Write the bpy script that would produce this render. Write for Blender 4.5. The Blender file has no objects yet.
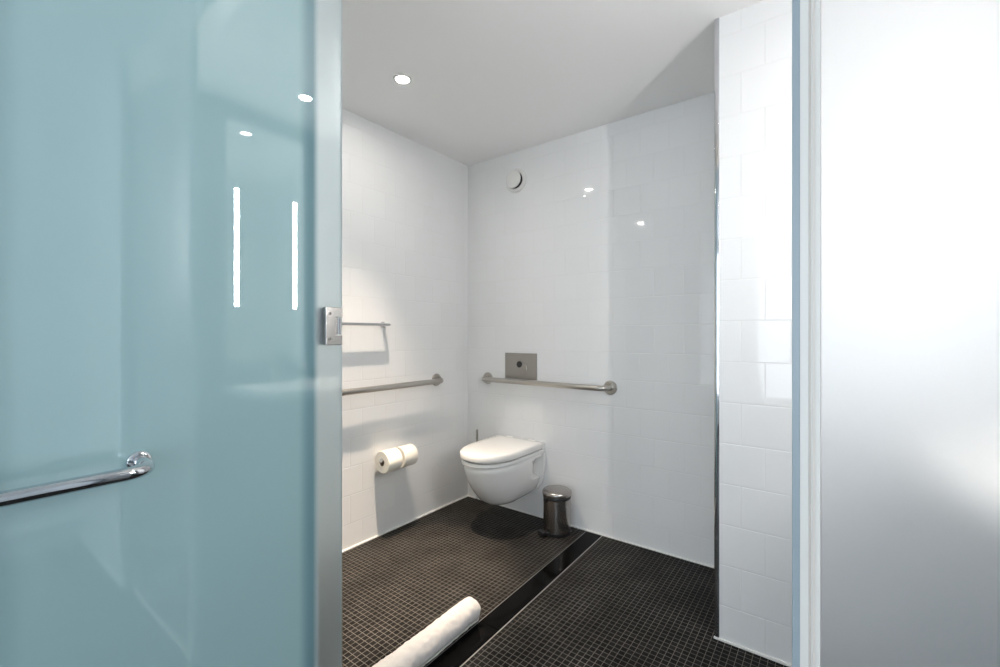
import bpy, bmesh, math, random
from mathutils import Vector, Matrix, noise
random.seed(3)
PI = math.pi
C = bpy.context.scene.collection
SC = bpy.context.scene

# ------------------------------------------------------------------ helpers
def new_bm(): return bmesh.new()

def link(name, bm, mat, parent=None, smooth=False, loc=(0, 0, 0), bevel=0, seg=2, auto=None):
    bmesh.ops.recalc_face_normals(bm, faces=bm.faces)
    me = bpy.data.meshes.new(name)
    bm.to_mesh(me); bm.free()
    mats = mat if isinstance(mat, (list, tuple)) else [mat]
    for m in mats: me.materials.append(m)
    o = bpy.data.objects.new(name, me)
    C.objects.link(o)
    o.location = loc
    if parent: o.parent = parent
    if smooth:
        for p in me.polygons: p.use_smooth = True
        ang = auto if auto else 40
        md = o.modifiers.new('edges', 'EDGE_SPLIT'); md.split_angle = math.radians(ang)
    if bevel:
        b = o.modifiers.new('bevel', 'BEVEL'); b.width = bevel; b.segments = seg; b.limit_method = 'ANGLE'
        b.angle_limit = math.radians(40)
        if not smooth:
            for p in me.polygons: p.use_smooth = True
            w = o.modifiers.new('wn', 'WEIGHTED_NORMAL'); w.keep_sharp = False; w.weight = 60
        else:
            o.modifiers.move(len(o.modifiers) - 1, 0)
    return o

def box(bm, x0, x1, y0, y1, z0, z1):
    vs = [bm.verts.new((x, y, z)) for x in (x0, x1) for y in (y0, y1) for z in (z0, z1)]
    for f in ((0, 1, 3, 2), (4, 6, 7, 5), (0, 4, 5, 1), (2, 3, 7, 6), (0, 2, 6, 4), (1, 5, 7, 3)):
        bm.faces.new([vs[i] for i in f])

def basis(axis):
    a = Vector(axis).normalized()
    t = Vector((0, 0, 1)) if abs(a.z) < .9 else Vector((1, 0, 0))
    u = a.cross(t).normalized(); v = a.cross(u).normalized()
    return a, u, v

def lathe(bm, prof, origin=(0, 0, 0), axis=(0, 0, 1), n=40, caps=True):
    a, u, v = basis(axis); o = Vector(origin); rings = []
    for r, h in prof:
        if r < 1e-6:
            rings.append([bm.verts.new(o + a * h)])
        else:
            rings.append([bm.verts.new(o + a * h + (u * math.cos(2 * PI * i / n) + v * math.sin(2 * PI * i / n)) * r) for i in range(n)])
    for A, B in zip(rings, rings[1:]):
        for i in range(n):
            j = (i + 1) % n
            if len(A) == 1 and len(B) == 1: continue
            if len(A) == 1: bm.faces.new((A[0], B[i], B[j]))
            elif len(B) == 1: bm.faces.new((A[i], A[j], B[0]))
            else: bm.faces.new((A[i], A[j], B[j], B[i]))
    if caps:
        if len(rings[0]) > 1: bm.faces.new(rings[0])
        if len(rings[-1]) > 1: bm.faces.new(rings[-1])
    return rings

def lathe_loop(bm, prof, origin, axis, n=40):      # closed profile (a ring with a hole)
    lathe(bm, prof + [prof[0]], origin, axis, n, caps=False)
    bmesh.ops.remove_doubles(bm, verts=bm.verts, dist=1e-6)

def tube(bm, pts, r, n=20, squash=None):
    pts = [Vector(p) for p in pts]; rings = []
    prev_u = None
    for i, p in enumerate(pts):
        if i == 0: t = pts[1] - p
        elif i == len(pts) - 1: t = p - pts[i - 1]
        else: t = (pts[i + 1] - p).normalized() + (p - pts[i - 1]).normalized()
        t.normalize()
        if prev_u is None:
            ref = Vector((0, 0, 1)) if abs(t.z) < .9 else Vector((1, 0, 0))
            u = t.cross(ref).normalized()
        else:
            u = (prev_u - t * prev_u.dot(t)).normalized()
        v = t.cross(u).normalized(); prev_u = u
        ru, rv = (r, r) if squash is None else squash
        rings.append([bm.verts.new(p + u * math.cos(2 * PI * k / n) * ru + v * math.sin(2 * PI * k / n) * rv) for k in range(n)])
    for A, B in zip(rings, rings[1:]):
        for i in range(n):
            j = (i + 1) % n
            bm.faces.new((A[i], A[j], B[j], B[i]))
    bm.faces.new(rings[0]); bm.faces.new(rings[-1])

def bend(p0, corner, p1, r, n=8):
    """points of a rounded corner between two straight runs"""
    p0, c, p1 = Vector(p0), Vector(corner), Vector(p1)
    a = (p0 - c).normalized(); b = (p1 - c).normalized()
    A = c + a * r; B = c + b * r; out = []
    for i in range(n + 1):
        t = i / n * PI / 2
        out.append(c + a * r * (1 - math.sin(t)) + b * r * (1 - math.cos(t)))
    return out

def prism(bm, pts, z0, z1, f=lambda x, y, z: (x, y, z)):
    lo = [bm.verts.new(f(x, y, z0)) for x, y in pts]; hi = [bm.verts.new(f(x, y, z1)) for x, y in pts]
    n = len(pts)
    for i in range(n): bm.faces.new((lo[i], lo[(i + 1) % n], hi[(i + 1) % n], hi[i]))
    bm.faces.new(lo); bm.faces.new(hi)

def loft(bm, rings, cap0=True, cap1=True):
    R = [[bm.verts.new(p) for p in ring] for ring in rings]
    n = len(R[0])
    for A, B in zip(R, R[1:]):
        for i in range(n):
            j = (i + 1) % n
            bm.faces.new((A[i], A[j], B[j], B[i]))
    if cap0: bm.faces.new(R[0])
    if cap1: bm.faces.new(R[-1])
    return R

def thing(name, label, cat, loc=(0, 0, 0), rotz=0, group=None):
    o = bpy.data.objects.new(name, None); C.objects.link(o)
    o.empty_display_size = .1
    o.location = loc; o.rotation_euler = (0, 0, rotz)
    o['label'] = label; o['category'] = cat
    if group: o['group'] = group
    return o

def tag(o, label, cat, group=None):
    o['label'] = label; o['category'] = cat
    if group: o['group'] = group
    return o

def struct(name, bm, mat, parent=None, label=None, cat=None, **kw):
    o = link(name, bm, mat, parent, **kw)
    if not parent:
        o['kind'] = 'structure'
        if label: o['label'] = label
        if cat: o['category'] = cat
    return o

# ------------------------------------------------------------------ materials
def mat(name, col=(.8, .8, .8), rough=.5, metal=0, **kw):
    m = bpy.data.materials.new(name); m.use_nodes = True
    b = m.node_tree.nodes['Principled BSDF']
    b.inputs['Base Color'].default_value = (*col, 1)
    b.inputs['Roughness'].default_value = rough
    b.inputs['Metallic'].default_value = metal
    for k, v in kw.items():
        b.inputs[k.replace('_', ' ')].default_value = v
    return m

def nodes(m): return m.node_tree.nodes, m.node_tree.links, m.node_tree.nodes['Principled BSDF']

def add_noise_bump(m, scale, strength, dist=.001, detail=3, stretch=None):
    N, L, b = nodes(m)
    tc = N.new('ShaderNodeTexCoord'); mp = N.new('ShaderNodeMapping')
    if stretch: mp.inputs['Scale'].default_value = stretch
    nz = N.new('ShaderNodeTexNoise'); nz.inputs['Scale'].default_value = scale; nz.inputs['Detail'].default_value = detail
    bp = N.new('ShaderNodeBump'); bp.inputs['Strength'].default_value = strength; bp.inputs['Distance'].default_value = dist
    L.new(tc.outputs['Object'], mp.inputs['Vector']); L.new(mp.outputs[0], nz.inputs['Vector'])
    L.new(nz.outputs['Fac'], bp.inputs['Height']); L.new(bp.outputs[0], b.inputs['Normal'])
    return m

TW = .156
def wall_tile(name, axis, phase, zphase=.137, vary=0.012):
    m = mat(name, rough=.13); N, L, b = nodes(m)
    g = N.new('ShaderNodeNewGeometry'); s = N.new('ShaderNodeSeparateXYZ'); L.new(g.outputs['Position'], s.inputs[0])
    def off(sock, v):
        a = N.new('ShaderNodeMath'); a.operation = 'ADD'; a.inputs[1].default_value = v; L.new(sock, a.inputs[0]); return a.outputs[0]
    c = N.new('ShaderNodeCombineXYZ')
    L.new(off(s.outputs[axis], -phase + TW * 40), c.inputs[0]); L.new(off(s.outputs['Z'], -zphase + TW * 10), c.inputs[1])
    br = N.new('ShaderNodeTexBrick'); br.offset = .5; br.offset_frequency = 2
    br.inputs['Scale'].default_value = 1; br.inputs['Brick Width'].default_value = TW; br.inputs['Row Height'].default_value = TW
    br.inputs['Mortar Size'].default_value = .0013; br.inputs['Mortar Smooth'].default_value = .25
    br.inputs['Color1'].default_value = (.82, .825, .83, 1); br.inputs['Color2'].default_value = (.835, .84, .845, 1)
    br.inputs['Mortar'].default_value = (.77, .77, .765, 1)
    L.new(c.outputs[0], br.inputs['Vector']); L.new(br.outputs['Color'], b.inputs['Base Color'])
    # pillowed tile edges, then a slow waviness of the glaze
    br2 = N.new('ShaderNodeTexBrick'); br2.offset = .5
    for k in ('Scale', 'Brick Width', 'Row Height'): br2.inputs[k].default_value = br.inputs[k].default_value
    br2.inputs['Mortar Size'].default_value = .004; br2.inputs['Mortar Smooth'].default_value = 1
    L.new(c.outputs[0], br2.inputs['Vector'])
    inv = N.new('ShaderNodeMath'); inv.operation = 'SUBTRACT'; inv.inputs[0].default_value = 1; L.new(br2.outputs['Fac'], inv.inputs[1])
    b1 = N.new('ShaderNodeBump'); b1.inputs['Strength'].default_value = .55; b1.inputs['Distance'].default_value = .0012
    L.new(inv.outputs[0], b1.inputs['Height'])
    nz = N.new('ShaderNodeTexNoise'); nz.inputs['Scale'].default_value = 7; nz.inputs['Detail'].default_value = 1
    L.new(g.outputs['Position'], nz.inputs['Vector'])
    b2 = N.new('ShaderNodeBump'); b2.inputs['Strength'].default_value = .12; b2.inputs['Distance'].default_value = .008
    L.new(nz.outputs['Fac'], b2.inputs['Height']); L.new(b1.outputs[0], b2.inputs['Normal']); L.new(b2.outputs[0], b.inputs['Normal'])
    r = N.new('ShaderNodeMapRange'); r.inputs['To Min'].default_value = .045; r.inputs['To Max'].default_value = .5
    L.new(br.outputs['Fac'], r.inputs['Value']); L.new(r.outputs[0], b.inputs['Roughness'])
    return m

def mosaic(name):
    m = mat(name, rough=.35, IOR=1.14); N, L, b = nodes(m)
    g = N.new('ShaderNodeNewGeometry')
    mp = N.new('ShaderNodeMapping'); mp.inputs['Location'].default_value = (10, 10, 0)
    L.new(g.outputs['Position'], mp.inputs['Vector'])
    def brick(ms, sm):
        br = N.new('ShaderNodeTexBrick'); br.offset = 0
        br.inputs['Scale'].default_value = 1; br.inputs['Brick Width'].default_value = .0236; br.inputs['Row Height'].default_value = .0236
        br.inputs['Mortar Size'].default_value = ms; br.inputs['Mortar Smooth'].default_value = sm
        L.new(mp.outputs[0], br.inputs['Vector']); return br
    br = brick(.0011, .2)
    br.inputs['Color1'].default_value = (.005, .0048, .0048, 1); br.inputs['Color2'].default_value = (.014, .0135, .013, 1)
    br.inputs['Mortar'].default_value = (.155, .145, .132, 1)
    # grime in the grout: patches of lighter and darker joint
    nz = N.new('ShaderNodeTexNoise'); nz.inputs['Scale'].default_value = 6; nz.inputs['Detail'].default_value = 6
    L.new(g.outputs['Position'], nz.inputs['Vector'])
    cr = N.new('ShaderNodeMapRange'); cr.inputs['From Min'].default_value = .3; cr.inputs['From Max'].default_value = .7
    cr.inputs['To Min'].default_value = .65; cr.inputs['To Max'].default_value = 1.25
    L.new(nz.outputs['Fac'], cr.inputs['Value'])
    mu = N.new('ShaderNodeMix'); mu.data_type = 'RGBA'; mu.blend_type = 'MULTIPLY'; mu.inputs['Factor'].default_value = 1
    L.new(br.outputs['Color'], mu.inputs['A']); L.new(cr.outputs[0], mu.inputs['B']); L.new(mu.outputs['Result'], b.inputs['Base Color'])
    b2 = brick(.0025, 1)
    inv = N.new('ShaderNodeMath'); inv.operation = 'SUBTRACT'; inv.inputs[0].default_value = 1; L.new(b2.outputs['Fac'], inv.inputs[1])
    bp = N.new('ShaderNodeBump'); bp.inputs['Strength'].default_value = .5; bp.inputs['Distance'].default_value = .001
    L.new(inv.outputs[0], bp.inputs['Height']); L.new(bp.outputs[0], b.inputs['Normal'])
    r = N.new('ShaderNodeMapRange'); r.inputs['To Min'].default_value = .38; r.inputs['To Max'].default_value = .85
    L.new(br.outputs['Fac'], r.inputs['Value']); L.new(r.outputs[0], b.inputs['Roughness'])
    return m

def emit(name, col, strength):
    m = bpy.data.materials.new(name); m.use_nodes = True; N = m.node_tree.nodes; L = m.node_tree.links
    N.remove(N['Principled BSDF']); e = N.new('ShaderNodeEmission')
    e.inputs['Color'].default_value = (*col, 1); e.inputs['Strength'].default_value = strength
    L.new(e.outputs[0], N['Material Output'].inputs['Surface']); return m

M = {}
M['tile_back'] = wall_tile('white_wall_tile_back', 'X', -.225)
M['tile_stub'] = wall_tile('white_wall_tile_pier', 'X', -.193)
M['tile_side'] = wall_tile('white_wall_tile_side', 'Y', 1.68)
M['floor'] = mosaic('black_mosaic_tile')
M['ceiling'] = add_noise_bump(mat('ceiling_paint', (.92, .92, .92), .7), 300, .05)
M['paint'] = add_noise_bump(mat('wall_paint', (.80, .81, .82), .6), 250, .05)
M['paint_teal'] = add_noise_bump(mat('blue_green_wall_paint', (.42, .62, .66), .6), 250, .05)
M['paint_grey'] = add_noise_bump(mat('grey_wall_paint', (.10, .12, .13), .5), 250, .05)
M['silicone'] = mat('white_sealant', (.86, .85, .83), .35)
M['ceramic'] = mat('white_ceramic', (.83, .83, .82), .08, Coat_Weight=.5, Coat_Roughness=.03)
M['lid'] = mat('white_lid_plastic', (.85, .84, .82), .16)
M['gap'] = mat('buffer_rubber_grey', (.25, .25, .25), .6)
M['steel'] = add_noise_bump(mat('satin_stainless', (.50, .475, .44), .3, 1), 60, .1, .0004, 2)
M['steel_plate'] = add_noise_bump(mat('matt_steel_plate', (.40, .385, .36), .42, 1), 200, .1, .0003, 2, (1, 1, 12))
M['bin_steel'] = add_noise_bump(mat('brushed_bin_steel', (.42, .39, .37), .27, 1), 90, .15, .0003, 2, (1, 1, .05))
M['chrome'] = mat('chrome', (.62, .63, .65), .06, 1)
M['nickel'] = mat('brushed_nickel', (.56, .54, .52), .24, 1)
M['black'] = mat('black_plastic', (.012, .012, .013), .35)
M['drain'] = mat('black_glass_cover', (.003, .003, .003), .08, IOR=1.13)
M['edge_metal'] = mat('edge_trim_metal', (.6, .58, .56), .4, 1)
M['paper'] = add_noise_bump(mat('toilet_paper', (.86, .83, .76), .9), 180, .4, .001)
M['card'] = mat('cardboard_core', (.23, .17, .12), .9)
M['terry'] = add_noise_bump(mat('white_terry', (.62, .60, .58), .95), 260, .9, .004, 4)
M['terry'].node_tree.nodes['Principled BSDF'].inputs['Sheen Weight'].default_value = .3
M['valve'] = mat('valve_plastic', (.78, .78, .76), .4)
M['dark'] = mat('duct_dark', (.03, .03, .03), .8)
M['seal'] = mat('blue_grey_seal', (.36, .42, .46), .35)
M['alu'] = mat('white_frame_lacquer', (.84, .80, .75), .35)
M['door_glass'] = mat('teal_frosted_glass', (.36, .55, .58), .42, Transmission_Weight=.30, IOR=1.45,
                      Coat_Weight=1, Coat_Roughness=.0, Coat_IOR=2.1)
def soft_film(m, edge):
    """the dense teal film runs out softly into a paler, clearer margin; the base colour is set darker in a band just before the edge"""
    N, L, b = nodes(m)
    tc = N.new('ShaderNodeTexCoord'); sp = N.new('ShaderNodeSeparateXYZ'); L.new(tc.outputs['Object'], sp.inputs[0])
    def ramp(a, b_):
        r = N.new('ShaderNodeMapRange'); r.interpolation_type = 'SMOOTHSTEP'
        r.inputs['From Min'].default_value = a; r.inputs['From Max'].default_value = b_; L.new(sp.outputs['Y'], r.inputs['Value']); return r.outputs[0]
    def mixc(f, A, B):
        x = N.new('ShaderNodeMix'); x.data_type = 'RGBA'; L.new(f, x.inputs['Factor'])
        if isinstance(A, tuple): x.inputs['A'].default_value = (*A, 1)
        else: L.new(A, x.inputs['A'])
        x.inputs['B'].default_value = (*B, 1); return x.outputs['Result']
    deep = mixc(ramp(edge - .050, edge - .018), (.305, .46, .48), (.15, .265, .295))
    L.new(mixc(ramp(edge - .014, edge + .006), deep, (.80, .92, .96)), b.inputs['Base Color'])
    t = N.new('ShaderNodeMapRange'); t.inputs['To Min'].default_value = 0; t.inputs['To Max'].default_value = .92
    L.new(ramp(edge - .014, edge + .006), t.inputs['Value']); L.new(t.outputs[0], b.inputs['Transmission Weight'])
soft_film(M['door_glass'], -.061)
M['door_glass'].node_tree.nodes['Principled BSDF'].inputs['Specular IOR Level'].default_value = .05
M['frost'] = mat('frosted_panel_glass', (.945, .95, .955), .33, Transmission_Weight=.95, IOR=1.45)
M['mirror'] = mat('mirror_silver', (.85, .87, .87), .01, 1)
M['strip'] = emit('mirror_strip_light', (1, .975, .96), 158)
M['strip_dim'] = emit('mirror_strip_light_dimmer', (1, .975, .96), 38)
M['lamp'] = emit('downlight_lamp', (1, .94, .87), 250)
M['soap'] = mat('soap_bottle', (.85, .87, .83), .2)
M['label_dark'] = mat('soap_label', (.12, .14, .14), .5)
M['pane'] = mat('window_glass', (1, 1, 1), 0, Transmission_Weight=1, IOR=1.45)

# ------------------------------------------------------------------ the setting
H = 2.399
XL, YB = -2.112, 2.428          # left tiled wall, back tiled wall
PX, PY = -.357, 1.872           # front left corner of the tiled pier
XR = .67                        # wall with the washbasin
DX, DY = -.93, .611             # opened door plane and door line
HX = 1.55                       # hall side wall
YH = -2.6

bm = new_bm(); box(bm, XL - .1, HX + .1, YH - .1, YB + .1, -.1, 0)
struct('floor', bm, M['floor'], label='black mosaic tile floor', cat='floor')
bm = new_bm(); box(bm, XL - .1, HX + .1, YH - .1, YB + .1, H, H + .1)
struct('ceiling', bm, M['ceiling'], label='smooth white ceiling', cat='ceiling')
bm = new_bm(); box(bm, XL - .1, XL, -.9, YB + .1, 0, H)
struct('wall_left', bm, M['tile_side'], label='white tiled wall with towel rail and paper rolls', cat='wall')
bm = new_bm(); box(bm, XL, HX, YB, YB + .1, 0, H)
struct('wall_back', bm, M['tile_back'], label='white tiled wall behind the toilet', cat='wall')
bm = new_bm(); box(bm, PX, XR + .1, PY, YB, 0, H)
struct('wall_pier', bm, M['tile_stub'], label='white tiled pier beside the door frame', cat='wall')
bm = new_bm(); box(bm, XR, XR + .1, DY, PY, 0, H)
struct('wall_right', bm, M['paint_grey'], label='grey wall carrying the washbasin', cat='wall')
bm = new_bm(); box(bm, -1.10, -.985, -.9, .535, 0, H)
struct('wall_hall_left', bm, M['paint_teal'], label='blue-green wall behind the opened door', cat='wall')
bm = new_bm(); box(bm, XL, -.985, -1.0, -.9, 0, H)
struct('wall_front', bm, M['tile_stub'], label='tiled end wall behind the opened door', cat='wall')
bm = new_bm(); box(bm, -1.10, -.985, YH, -1.0, 0, H)
struct('wall_hall_left_rear', bm, M['paint'], label='hall wall behind the camera', cat='wall')
bm = new_bm(); box(bm, HX, HX + .1, YH, YB, 0, H)
struct('wall_hall_right', bm, M['paint'], label='hall wall on the right', cat='wall')
bm = new_bm(); box(bm, XR + .1, HX, DY - .03, DY + .07, 0, H)
struct('wall_hall_end', bm, M['paint'], label='painted wall next to the frosted side panel', cat='wall')
# unseen hall wall; its window is added as a source for the daylight
bm = new_bm()
box(bm, -1.1, -.75, YH - .1, YH, 0, H); box(bm, 1.25, HX + .1, YH - .1, YH, 0, H)
box(bm, -.75, 1.25, YH - .1, YH, 0, .35); box(bm, -.75, 1.25, YH - .1, YH, 2.25, H)
struct('wall_hall_rear', bm, M['paint'], label='wall behind the camera with an added window opening', cat='wall')
bm = new_bm()
for a in ((-.75, -.70, .35, 2.25), (1.20, 1.25, .35, 2.25), (-.70, 1.20, .35, .40), (-.70, 1.20, 2.20, 2.25), (.23, .27, .40, 2.20)):
    box(bm, a[0], a[1], YH - .07, YH - .02, a[2], a[3])
w = struct('added_window', bm, M['alu'], label='added hall window behind the camera, for the daylight', cat='window')
bm = new_bm(); box(bm, -.70, 1.20, YH - .05, YH - .044, .40, 2.20)
link('pane', bm, M['pane'], w)

# sealant lines where the tiled walls meet the floor
s = .007
def seal_line(name, x0, x1, y0, y1, lab):
    bm = new_bm(); box(bm, x0, x1, y0, y1, 0, s)
    struct(name, bm, M['silicone'], label=lab, cat='sealant')
seal_line('baseboard_left', XL, XL + s, -.9, YB, 'white sealant line along the left wall')
seal_line('baseboard_back', XL + s, PX, YB - s, YB, 'white sealant line along the back wall')
seal_line('baseboard_pier', PX - s, XR, PY - s, PY, 'white sealant line under the tiled pier')
# metal edge trim on the pier corner
bm = new_bm()
prism(bm, [(PX - .006, PY - .003), (PX + .003, PY - .006), (PX + .012, PY - .004), (PX + .012, PY + .001), (PX + .001, PY + .001), (PX + .001, PY + .012), (PX - .004, PY + .012)], .008, H)
struct('trim_1', bm, M['chrome'], label='chrome edge strip on the corner of the pier', cat='trim', bevel=.001)

# ------------------------------------------------------------------ door line: header, post, side panel
bm = new_bm(); box(bm, -.985, XR, DY - .02, DY + .03, 2.26, H)
struct('trim_2', bm, M['alu'], label='white header over the glass door', cat='trim')
fr = thing('side_panel_frame', 'tall white-framed fixed frosted glass panel right of the doorway', 'glass panel', (0, DY, 0))
bm = new_bm()
# slender post, section with two grooves
sec = [(-.0305, -.010), (-.0225, -.010), (-.0222, -.006), (-.0205, -.006), (-.0202, -.012), (-.0165, -.012), (-.0162, -.008), (-.0142, -.008), (-.014, -.011),
       (-.0065, -.011), (-.006, -.002), (-.006, .012), (-.0305, .012)]
prism(bm, [(x + (.0025 if x < -.02 else -.003 if x > -.01 else 0), y) for x, y in sec], 0, 2.26)
link('post', bm, M['alu'], fr)
bm = new_bm(); box(bm, -.0355, -.028, -.011, .008, 0, 2.26)
o = link('door_seal', bm, M['seal'], fr, bevel=.001); o['label'] = 'blue-grey strike seal'
bm = new_bm(); box(bm, -.009, XR - .002, -.001, .007, .02, 2.25)
link('glass_pane', bm, M['frost'], fr)
bm = new_bm(); box(bm, -.009, XR, -.006, .012, 0, .02)
link('bottom_rail', bm, M['alu'], fr)

# ------------------------------------------------------------------ opened glass door
dr = thing('glass_door', 'opened frosted blue-green glass door with chrome pull bar', 'door', (DX, DY + .003, 0))
FE = -.068
bm = new_bm(); box(bm, -.010, 0, -.885, 0, .012, 2.2)
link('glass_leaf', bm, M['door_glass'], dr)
# pull bar
zb = .967
pA, pB = (0, -.385, zb), (0, -.80, zb)
def pull(pA, pB, off, r):
    c1 = (off, pA[1], zb); c2 = (off, pB[1], zb)
    return [pA] + bend(pA, c1, c2, r) + bend(c1, c2, pB, r) + [pB]
bm = new_bm(); tube(bm, pull(pA, pB, .074, .034), .0105, 24)
ph = link('pull_handle', bm, M['chrome'], dr, smooth=True)
for p in (pA, pB):
    bm = new_bm(); lathe(bm, [(.0165, 0), (.0165, .004), (.014, .006), (.0105, .006)], (0.0002, p[1], zb), (1, 0, 0), 32)
    link('rose', bm, M['chrome'], ph, smooth=True)
# hinge
hz = 1.198
bm = new_bm()
sec = [(-.051, -.0435), (-.009, -.0435), (-.009, -.021), (-.0265, -.021), (-.0265, .021), (-.009, .021), (-.009, .0435), (-.051, .0435)]
prism(bm, sec, .0004, .016, lambda y, z, x: (x, y, z + hz))
hg = link('hinge', bm, M['nickel'], dr, bevel=.0012)
bm = new_bm(); prism(bm, sec, -.0190, -.0104, lambda y, z, x: (x, y, z + hz)); link('clamp_plate', bm, M['nickel'], hg, bevel=.0012)
bm = new_bm(); lathe(bm, [(.0001, -.0195), (.0062, -.0195), (.0062, .0195), (.0001, .0195)], (.003, -.0115, hz), (0, 0, 1), 20)
link('knuckle', bm, M['chrome'], hg, smooth=True)
bm = new_bm(); box(bm, .0003, .012, -.0262, -.0200, hz - .0205, hz + .0205); link('knuckle_plate', bm, M['nickel'], hg, bevel=.0008)
for dz in (-.029, .029):
    bm = new_bm()
    lathe(bm, [(.0001, 0), (.0036, 0), (.0036, .0009), (.0028, .0014), (.0001, .0014)], (.016, -.042, hz + dz), (1, 0, 0), 18)
    sc = link('screw', bm, M['steel'], hg, smooth=True)
    bm = new_bm(); box(bm, .0170, .01775, -.0446, -.0394, hz + dz - .0006, hz + dz + .0006); box(bm, .0170, .01776, -.0426, -.0414, hz + dz - .0026, hz + dz + .0026)
    link('screw_slot', bm, M['black'], sc)
# leaf that fixes the hinge to the wall end
bm = new_bm(); box(bm, -.150, -.0185, -.0735, -.0655, hz - .04, hz + .04); box(bm, -.0265, -.0185, -.0735, -.02, hz - .04, hz + .04)
link('wall_leaf', bm, M['nickel'], hg)

# ------------------------------------------------------------------ wall-hung toilet
TX = -1.625
def dring(w, yf, yb, z, a=None, e=2.35, n=36, m=8, cr=.02):
    """D-shaped outline: rounded front at yf (small y), flat back at yb."""
    if a is None: a = min(.27, (yb - yf) * .6)
    yc = yf + a; pts = []
    for i in range(n + 1):
        t = -PI / 2 + PI * i / n
        sx = math.sin(t); cy = math.cos(t)
        x = w / 2 * math.copysign(abs(sx) ** (2 / e), sx); y = yc - a * max(cy, 0) ** (2 / e)
        pts.append((x, y, z))
    for i in range(1, m + 1):
        pts.append((w / 2, yc + (yb - cr - yc) * i / m, z))
    for i in range(1, 5):
        t = PI / 2 * i / 4; pts.append((w / 2 - cr + cr * math.cos(t), yb - cr + cr * math.sin(t), z))
    for i in range(0, 5):
        t = PI / 2 + PI / 2 * i / 4; pts.append((-w / 2 + cr + cr * math.cos(t), yb - cr + cr * math.sin(t), z))
    for i in range(1, m):
        pts.append((-w / 2, yb - cr + (yc - yb + cr) * i / m, z))
    return pts
tl = thing('wall_hung_toilet', 'white wall-hung toilet with closed lid under the flush plate', 'toilet', (TX, YB, 0))
bm = new_bm()
B = -.050
def pinch(ring, k):            # side recess towards the wall
    return [(x * (k if y > -.125 else 1), y, z) for x, y, z in ring]
B = -.024
rings = [dring(.05, -.31, -.20, .152, .05, 2), dring(.13, -.345, -.12, .156, .09, 2), dring(.20, -.38, -.05, .170, .14, 2.1), dring(.245, -.415, B, .195, .18, 2.2),
         dring(.282, -.452, B, .235, .22, 2.2), dring(.306, -.482, B, .275, .25, 2.25), pinch(dring(.310, -.490, B, .286, .25, 2.25), .62), pinch(dring(.325, -.515, B, .335, .26, 2.3), .62),
         pinch(dring(.333, -.528, B, .380, .27, 2.35), .62), pinch(dring(.338, -.533, B, .402, .27), .64), dring(.336, -.530, B, .408, .27), dring(.328, -.523, B, .4255, .27)]
loft(bm, rings)
bowl = link('bowl', bm, M['ceramic'], tl, smooth=True, auto=50)
bm = new_bm()
loft(bm, [dring(.326, -.521, -.001, .425, .27), dring(.350, -.544, -.001, .4265, .27), dring(.354, -.548, -.001, .430, .27), dring(.354, -.548, -.001, .443, .27), dring(.350, -.545, -.001, .448, .27), dring(.32, -.52, -.003, .450, .27)])
box(bm, -.170, .170, -.040, -.001, .449, .486)
link('rim', bm, M['ceramic'], tl, smooth=True, auto=40)
bm = new_bm()                              # mounting flange at the wall
def flange_ring(y):
    return [(.175, y, .424), (.174, y, .34), (.168, y, .285), (.153, y, .225), (.118, y, .178), (-.118, y, .178), (-.153, y, .225), (-.168, y, .285), (-.174, y, .34), (-.175, y, .424)]
loft(bm, [flange_ring(-.001), flange_ring(-.024)])
link('mounting_flange', bm, M['ceramic'], tl, bevel=.006, seg=3)
bm = new_bm(); loft(bm, [dring(.330, -.530, -.055, .4495, .27), dring(.330, -.530, -.055, .4525, .27)])
link('seat_buffer', bm, M['gap'], tl)
bm = new_bm()
loft(bm, [dring(.336, -.536, -.050, .4525, .27), dring(.340, -.539, -.048, .455, .27), dring(.340, -.539, -.048, .462, .27), dring(.336, -.536, -.050, .464, .27)])
link('seat', bm, M['lid'], tl, smooth=True, auto=60)
bm = new_bm()
loft(bm, [dring(.346, -.545, -.052, .464, .27), dring(.350, -.549, -.048, .4595, .27), dring(.358, -.554, -.046, .460, .27), dring(.361, -.556, -.045, .466, .27), dring(.361, -.556, -.045, .489, .27),
          dring(.352, -.549, -.050, .4965, .265), dring(.325, -.53, -.065, .500, .25), dring(.24, -.46, -.10, .503, .2), dring(.12, -.36, -.16, .504, .1)])
lid = link('lid', bm, M['lid'], tl, smooth=True, auto=60)
for sx in (-.09, .09):
    bm = new_bm(); lathe(bm, [(.010, -.022), (.012, -.02), (.012, .02), (.010, .022)], (sx, -.042, .488), (1, 0, 0), 18)
    link('lid_hinge', bm, M['lid'], tl, smooth=True)
bm = new_bm(); lathe(bm, [(.013, -.004), (.013, 0), (.011, .003), (.006, .005), (0, .005)], (.100, -.075, .35), (1, 0, 0), 18)
link('fixing_cap', bm, M['lid'], tl, smooth=True)

tl.scale = (.97, .985, 1)
# flush plate
fp = thing('flush_plate', 'matt steel flush plate with round button above the toilet', 'flush plate', (-1.645, YB, .965))
bm = new_bm(); box(bm, -.125, .125, -.011, 0, -.086, .086); link('plate', bm, M['steel_plate'], fp, bevel=.002)
bm = new_bm(); lathe(bm, [(.049, .011), (.049, .014), (.046, .017), (.0, .0175)], (.006, 0, -.018), (0, -1, 0), 40)
link('push_button', bm, M['steel_plate'], fp, smooth=True)
bm = new_bm(); lathe(bm, [(.021, .0172), (.021, .0195), (.017, .0205), (0, .0205)], (-.003, 0, .012), (0, -1, 0), 28)
link('sensor_eye', bm, M['black'], fp, smooth=True)

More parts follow.
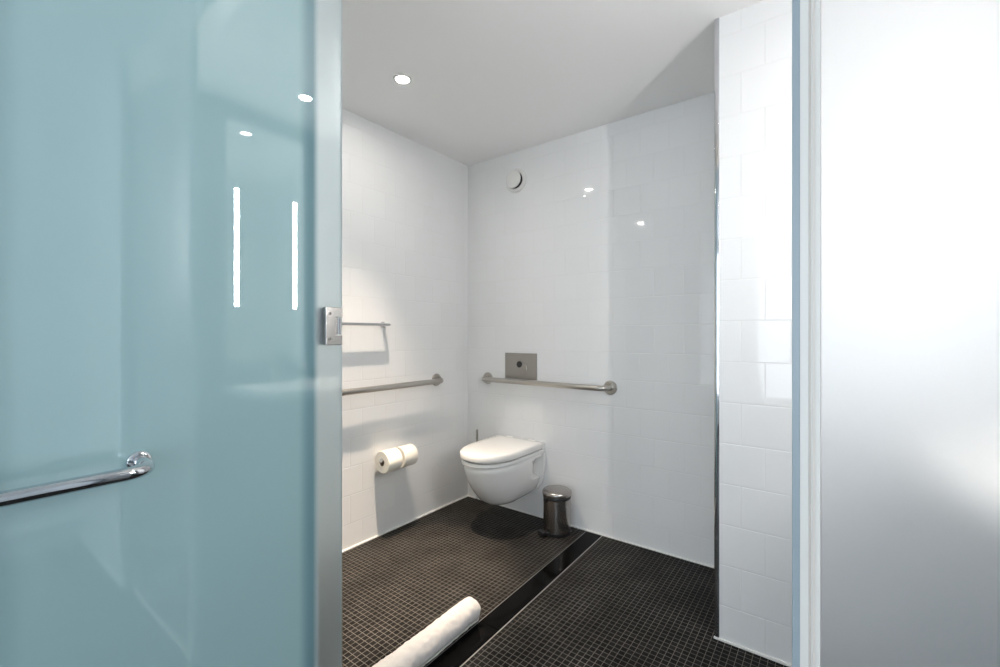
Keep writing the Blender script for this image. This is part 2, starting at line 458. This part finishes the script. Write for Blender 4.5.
# exhaust valve
ev = thing('exhaust_valve', 'round white exhaust valve high on the tiled back wall', 'vent', (-1.68, YB, 2.20))
bm = new_bm(); lathe_loop(bm, [(.078, 0), (.078, .006), (.070, .016), (.058, .018), (.052, .012), (.052, 0)], (0, 0, 0), (0, -1, 0), 48)
link('outer_ring', bm, M['valve'], ev, smooth=True)
bm = new_bm(); lathe(bm, [(.052, .002), (0, .002)], (0, 0, 0), (0, -1, 0), 40, caps=False); link('duct_opening', bm, M['dark'], ev)
bm = new_bm(); lathe(bm, [(.012, .002), (.012, .026), (.047, .030), (.0555, .036), (.0555, .043), (.045, .0475), (0, .049)], (0, 0, 0), (0, -1, 0), 48)
link('valve_disc', bm, M['valve'], ev, smooth=True)

# ------------------------------------------------------------------ grab bars
def flange(bm, p, axis): lathe(bm, [(.0, 0), (.041, 0), (.041, .006), (.038, .010), (.018, .011), (0, .011)], p, axis, 36)
gb = thing('grab_bar', 'stainless steel grab bar across the back wall above the toilet', 'grab bar', (0, YB, .868), 0)
x0, x1, off = -1.925, -1.022, -.075
bm = new_bm(); tube(bm, [(x0, -.004, 0)] + bend((x0, 0, 0), (x0, off, 0), (x1, off, 0), .045) + bend((x0, off, 0), (x1, off, 0), (x1, 0, 0), .045) + [(x1, -.004, 0)], .0165, 24)
link('rail', bm, M['steel'], gb, smooth=True)
for x in (x0, x1):
    bm = new_bm(); flange(bm, (x, 0, 0), (0, -1, 0)); link('wall_flange', bm, M['steel'], gb, smooth=True)
gl = thing('grab_bar', 'stainless steel grab bar on the left wall below the slim towel rail', 'grab bar', (XL, 0, .872), 0)
y0, y1, off = 1.22, 2.105, .072
bm = new_bm(); tube(bm, [(.004, y0, 0)] + bend((0, y0, 0), (off, y0, 0), (off, y1, 0), .045) + bend((off, y0, 0), (off, y1, 0), (0, y1, 0), .045) + [(.004, y1, 0)], .0165, 24)
link('rail', bm, M['steel'], gl, smooth=True)
for y in (y0, y1):
    bm = new_bm(); flange(bm, (0, y, 0), (1, 0, 0)); link('wall_flange', bm, M['steel'], gl, smooth=True)

# slim towel rail
tr = thing('towel_rail', 'slim chrome towel rail high on the left wall', 'towel rail', (XL, 0, 1.232))
y0, y1, off = 1.15, 1.665, .068
bm = new_bm(); tube(bm, [(.004, y0, 0)] + bend((0, y0, 0), (off, y0, 0), (off, y1, 0), .02) + bend((off, y0, 0), (off, y1, 0), (0, y1, 0), .02) + [(.004, y1, 0)], .007, 20, (.0125, .0085))
link('rail', bm, M['chrome'], tr, smooth=True)
for y in (y0, y1):
    bm = new_bm(); lathe(bm, [(0, 0), (.019, 0), (.019, .006), (.012, .016), (.006, .03), (0, .03)], (0, y, 0), (1, 0, 0), 28); link('wall_rose', bm, M['chrome'], tr, smooth=True)

# ------------------------------------------------------------------ paper rolls and their holder
RX, RZ = XL + .082, .452
hd = thing('toilet_roll_holder', 'chrome double toilet roll holder low on the left wall', 'roll holder', (XL, 1.71, RZ))
bm = new_bm(); tube(bm, [(.082, -.118, .012), (.082, .118, .012)], .006, 16); link('spindle', bm, M['chrome'], hd, smooth=True)
bm = new_bm(); lathe(bm, [(0, 0), (.022, 0), (.022, .006), (.007, .008), (.007, .082), (0, .082)], (0, 0, .012), (1, 0, 0), 24); link('wall_mount', bm, M['chrome'], hd, smooth=True)
for y in (-.118, .118):
    bm = new_bm(); lathe(bm, [(0, -.004), (.012, -.004), (.012, .004), (0, .004)], (.082, y, .012), (0, 1, 0), 20); link('end_stop', bm, M['chrome'], hd, smooth=True)
def paper_roll(label, y, dz, R):
    t = thing('toilet_roll', label, 'toilet roll', (RX, y, RZ + dz), 0, 'paper rolls on the wall holder')
    bm = new_bm(); lathe_loop(bm, [(.0205, -.050), (R - .003, -.050), (R, -.047), (R, .047), (R - .003, .050), (.0205, .050)], (0, 0, 0), (0, 1, 0), 48)
    link('paper', bm, M['paper'], t, smooth=True)
    bm = new_bm(); lathe_loop(bm, [(.0190, -.050), (.0204, -.050), (.0204, .050), (.0190, .050)], (0, 0, 0), (0, 1, 0), 32)
    link('cardboard_core', bm, M['card'], t, smooth=True)
paper_roll('white toilet roll nearer the glass door, its dark core in view', 1.645, 0, .063)
paper_roll('white toilet roll nearer the toilet, behind the one with its core in view', 1.765, .001, .062)

# ------------------------------------------------------------------ pedal bin
pb = thing('pedal_bin', 'small brushed steel pedal bin beside the toilet', 'waste bin', (-1.305, 2.305, 0), math.radians(-22))
bm = new_bm(); lathe(bm, [(.079, .018), (.081, .020), (.081, .208), (.079, .210)], n=56); link('body', bm, M['bin_steel'], pb, smooth=True)
bm = new_bm(); lathe(bm, [(.078, 0), (.083, .002), (.083, .018), (.080, .0185)], n=48); link('base_ring', bm, M['black'], pb, smooth=True)
bm = new_bm(); lathe(bm, [(.079, .2102), (.083, .212), (.084, .222), (.080, .228)], n=48); box(bm, -.013, .013, -.090, -.078, .196, .219)
link('collar', bm, M['black'], pb, smooth=True)
bm = new_bm(); lathe(bm, [(.080, .2285), (.0865, .2290), (.0872, .240), (.085, .248), (.078, .2535), (.045, .257), (0, .258)], n=56); link('lid', bm, M['bin_steel'], pb, smooth=True, auto=60)
bm = new_bm(); box(bm, -.022, .022, -.116, -.076, .010, .022); box(bm, -.026, .026, -.124, -.098, .010, .032); link('pedal', bm, M['black'], pb, bevel=.004)
bm = new_bm(); box(bm, -.022, .022, .078, .089, .205, .228); link('lid_hinge', bm, M['black'], pb, bevel=.003)

# toilet brush behind the toilet
tb = thing('toilet_brush', 'steel toilet brush in a wall holder, in the corner behind the toilet', 'toilet brush', (-1.978, 2.370, .15))
bm = new_bm(); lathe(bm, [(0, .0), (.036, 0), (.038, .002), (.038, .18), (.035, .182), (.035, .02), (0, .02)], n=32); box(bm, -.012, .012, .036, .058, .10, .16); link('wall_holder', bm, M['steel'], tb, smooth=True)
bm = new_bm(); lathe(bm, [(0, .03), (.024, .04), (.026, .06), (.026, .10), (.018, .115), (0, .118)], n=28); link('bristles', bm, M['paper'], tb, smooth=True)
bm = new_bm(); lathe(bm, [(0, .115), (.005, .115), (.005, .29), (.0075, .295), (.0075, .360), (.0, .362)], n=16); link('handle', bm, M['steel'], tb, smooth=True)

# ------------------------------------------------------------------ linear drain
dn = thing('floor_drain', 'long glossy black shower drain let into the mosaic floor', 'drain', (-1.116, 2.25, 0), .015)
YD = 2.25
bm = new_bm(); box(bm, -.0505, -.0488, DY + .05 - YD, YB - .010 - YD, 0, .0016)
link('edge_strip', bm, M['gap'], dn)
bm = new_bm(); box(bm, .0485, .052, DY + .05 - YD, YB - .010 - YD, 0, .0020)
link('edge_strip', bm, M['edge_metal'], dn)
ys = [DY + .052 - YD, 1.40 - YD, YB - .012 - YD]
for a, b_ in zip(ys, ys[1:]):
    bm = new_bm(); box(bm, -.0475, .0475, a + .001, b_ - .001, 0, .0026); link('cover', bm, M['drain'], dn, bevel=.0008)

# ------------------------------------------------------------------ rolled bath mat
def rolled_mat():
    R0, th, L = .051, .0088, .62
    turns = 5; n = 40 * turns; bm = new_bm(); mid = []
    for i in range(n + 1):
        t = i / n; a = -t * turns * 2 * PI - .8
        r = R0 - th / 2 - t * (R0 - th * .8)
        mid.append((r * math.cos(a), r * math.sin(a), a))
    NL = 110; rows = []
    for k in range(NL + 1):
        v = k / NL; y = L * (v - .5)
        endr = 1 - .16 * (max(0, abs(v - .5) * 2 - .955) / .045) ** 2
        sag = .0012 * math.sin(v * 9)
        ring_o, ring_i = [], []
        for i, (x, z, a) in enumerate(mid):
            r = math.hypot(x, z); dn_ = Vector((math.cos(a), math.sin(a)))
            nz = noise.noise(Vector((x * 30, y * 14, z * 30))) * .0016 + noise.noise(Vector((x * 120, y * 120, z * 120))) * .0018 + noise.noise(Vector((x * 60, y * 50, z * 60))) * .0034
            e = min(1, (i + .01) / 5)
            hh = th / 2 * (.35 + .65 * e)
            ro = (r + hh + nz) * endr; ri = max((r - hh + nz), .001) * endr
            yy = y + noise.noise(Vector((x * 40, 3 if v > .5 else 7, z * 40))) * .006 * (abs(v - .5) * 2) ** 8
            ring_o.append((dn_.x * ro, yy, dn_.y * ro + sag)); ring_i.append((dn_.x * ri, yy, dn_.y * ri + sag))
        rows.append(ring_o + ring_i[::-1])
    loft(bm, rows)
    return bm
rt = link('rolled_bath_mat', rolled_mat(), M['terry'], None, smooth=True, loc=(-1.174, 1.080, .0525), auto=80); rt.rotation_euler = (0, 0, .015)
tag(rt, 'rolled white terry bath mat lying on the floor along the drain', 'bath mat')

# ------------------------------------------------------------------ washbasin wall (seen mirrored in the door)
wb = thing('washbasin', 'white wall-mounted washbasin reflected in the glass door', 'washbasin', (XR, 1.34, 0), -PI / 2)
bm = new_bm()
def br(w, d, z, a, e=3.6): return dring(w, -d, -.001, z, a, e)
outer = [br(.20, .22, .775, .12), br(.36, .33, .79, .18), br(.52, .42, .82, .2), br(.66, .47, .85, .22), br(.735, .490, .858, .22), br(.742, .495, .862, .22), br(.744, .497, .906, .22), br(.738, .493, .911, .22)]
def inn(w, d0, d1, z):   # inner bowl
    return [(x, max(min(y, -.13 - (.911 - z) * .3), -9), z) for x, y, z in dring(w, -d0, -d1, z, .18, 2.6)]
outer += [inn(.64, .46, .13, .909), inn(.60, .44, .14, .89), inn(.50, .40, .16, .85), inn(.30, .33, .19, .815), inn(.10, .27, .22, .808)]
loft(bm, outer)
link('basin', bm, M['ceramic'], wb, smooth=True, auto=60)
bm = new_bm(); lathe(bm, [(.016, 0), (.016, .02), (0, .02)], (.0, -.26, .79), (0, 0, 1), 20); lathe(bm, [(0, 0), (.016, 0), (.016, -.26), (0, -.26)], (0, -.2, .775), (0, 0, 1), 20)
tube(bm, [(0, -.2, .53), (0, -.12, .53), (0, -.002, .53)], .014, 16)
link('waste_pipe', bm, M['chrome'], wb, smooth=True)
fc = thing('basin_tap', 'chrome lever tap on the washbasin, seen mirrored in the door', 'tap', (XR - .075, 1.20, .911), 0)
bm = new_bm(); lathe(bm, [(.024, 0), (.024, .006), (.019, .008), (.018, .075), (.016, .085), (0, .086)], n=28); link('tap_body', bm, M['chrome'], fc, smooth=True)
bm = new_bm(); tube(bm, [(0, 0, .055), (-.06, -.02, .078), (-.11, -.035, .08), (-.118, -.037, .07)], .010, 16); link('spout', bm, M['chrome'], fc, smooth=True)
bm = new_bm(); tube(bm, [(0, 0, .086), (.005, -.01, .10), (-.02, -.06, .125), (-.03, -.08, .128)], .006, 14); link('lever', bm, M['chrome'], fc, smooth=True)
sp = thing('soap_bottle', 'small soap dispenser bottle on the washbasin ledge, seen mirrored in the door', 'soap bottle', (XR - .065, 1.375, .911))
bm = new_bm(); lathe(bm, [(0, 0), (.024, 0), (.026, .004), (.026, .085), (.020, .098), (.010, .102), (0, .102)], n=28); link('bottle', bm, M['soap'], sp, smooth=True)
bm = new_bm(); lathe(bm, [(.0264, .03), (.0264, .07)], n=28, caps=False); link('bottle_label', bm, M['label_dark'], sp, smooth=True)
bm = new_bm(); lathe(bm, [(0, .102), (.011, .102), (.011, .115), (.004, .117), (.004, .135), (0, .135)], n=20); tube(bm, [(0, 0, .135), (-.03, 0, .137)], .005, 12); link('pump', bm, M['chrome'], sp, smooth=True)

mr = thing('lit_mirror', 'tall mirror with two vertical strip lights, reflected in the glass door', 'mirror', (XR, 1.235, 0))
bm = new_bm(); box(bm, -.020, -.0005, -.255, .165, 1.02, 2.30); link('mirror_body', bm, M['alu'], mr)
bm = new_bm(); box(bm, -.0235, -.0205, -.255, .165, 1.02, 2.30); link('mirror_glass', bm, M['mirror'], mr)
for y in (-.206, .109):
    bm = new_bm(); box(bm, -.0265, -.0237, y - .011, y + .011, 1.325, 1.945); link('strip_light', bm, M['strip' if y < 0 else 'strip_dim'], mr)

# ------------------------------------------------------------------ recessed downlights
def downlight(x, y, label, power, core=0):
    t = thing('recessed_downlight', label, 'ceiling light', (x, y, H), 0, 'recessed ceiling downlights')
    bm = new_bm(); lathe_loop(bm, [(.030, 0), (.044, 0), (.044, -.003), (.040, -.006), (.031, -.005)], (0, 0, 0), (0, 0, 1), 40); link('trim_ring', bm, M['valve'], t, smooth=True)
    bm = new_bm(); lathe(bm, [(.0295, -.0005), (.0295, -.0025), (0, -.003)], (0, 0, 0), (0, 0, 1), 32); link('lamp', bm, M['lamp'], t)
    l = bpy.data.lights.new('downlight_beam', 'SPOT'); l.energy = power; l.color = (1, .83, .66); l.spot_size = math.radians(66); l.spot_blend = 1; l.shadow_soft_size = .025
    lo = bpy.data.objects.new('downlight_beam', l); C.objects.link(lo); lo.parent = t; lo.location = (0, 0, -.02)
    if core:                                   # bright middle of the reflector's beam
        l = bpy.data.lights.new('downlight_core', 'SPOT'); l.energy = core; l.color = (1, .78, .57); l.spot_size = math.radians(34); l.spot_blend = 1; l.shadow_soft_size = .025
        lo = bpy.data.objects.new('downlight_core', l); C.objects.link(lo); lo.parent = t; lo.location = (0, 0, -.02)
downlight(-1.64, 1.41, 'recessed round downlight in the ceiling in front of the toilet', 95, 330)
downlight(-1.70, .01, 'recessed round downlight in the ceiling behind the glass door', 130)
downlight(.31, 1.22, 'recessed round downlight in the ceiling in front of the washbasin', 14)
downlight(.30, -.75, 'added unseen fill downlight in the hall ceiling behind the camera', 14)  # unseen lamp, added as fill light from the hall side

# cool area light added just inside the unseen window, standing in for daylight
l = bpy.data.lights.new('added_daylight', 'AREA'); l.shape = 'RECTANGLE'; l.size = 1.9; l.size_y = 1.8; l.energy = 24; l.color = (.80, .90, 1)
lo = bpy.data.objects.new('added_window_light', l); C.objects.link(lo); lo.location = (.25, YH + .02, 1.3); lo.rotation_euler = (-PI / 2, 0, PI)
lo.rotation_euler = Vector((0, 1, 0)).to_track_quat('-Z', 'Y').to_euler()

wd = bpy.data.worlds.new('sky'); SC.world = wd; wd.use_nodes = True
wd.node_tree.nodes['Background'].inputs[0].default_value = (.78, .89, 1, 1); wd.node_tree.nodes['Background'].inputs[1].default_value = 1.0

# ------------------------------------------------------------------ camera and colour management
cam = bpy.data.cameras.new('camera'); cam.sensor_width = 36; cam.lens = 441.5 * 36 / 1000; cam.clip_start = .02
co = bpy.data.objects.new('camera', cam); C.objects.link(co); co.location = (0, 0, 1.181); co.rotation_euler = (PI / 2, 0, math.atan2(.6, .8))
SC.camera = co
SC.view_settings.view_transform = 'Standard'; SC.view_settings.look = 'None'; SC.view_settings.gamma = 1; SC.view_settings.use_curve_mapping = False
SC.view_settings.exposure = .68
SC.cycles.use_denoising = True
SC.cycles.use_adaptive_sampling = False
SC.cycles.max_bounces = 14; SC.cycles.transmission_bounces = 10; SC.cycles.glossy_bounces = 8; SC.cycles.diffuse_bounces = 8
SC.cycles.sample_clamp_indirect = 6
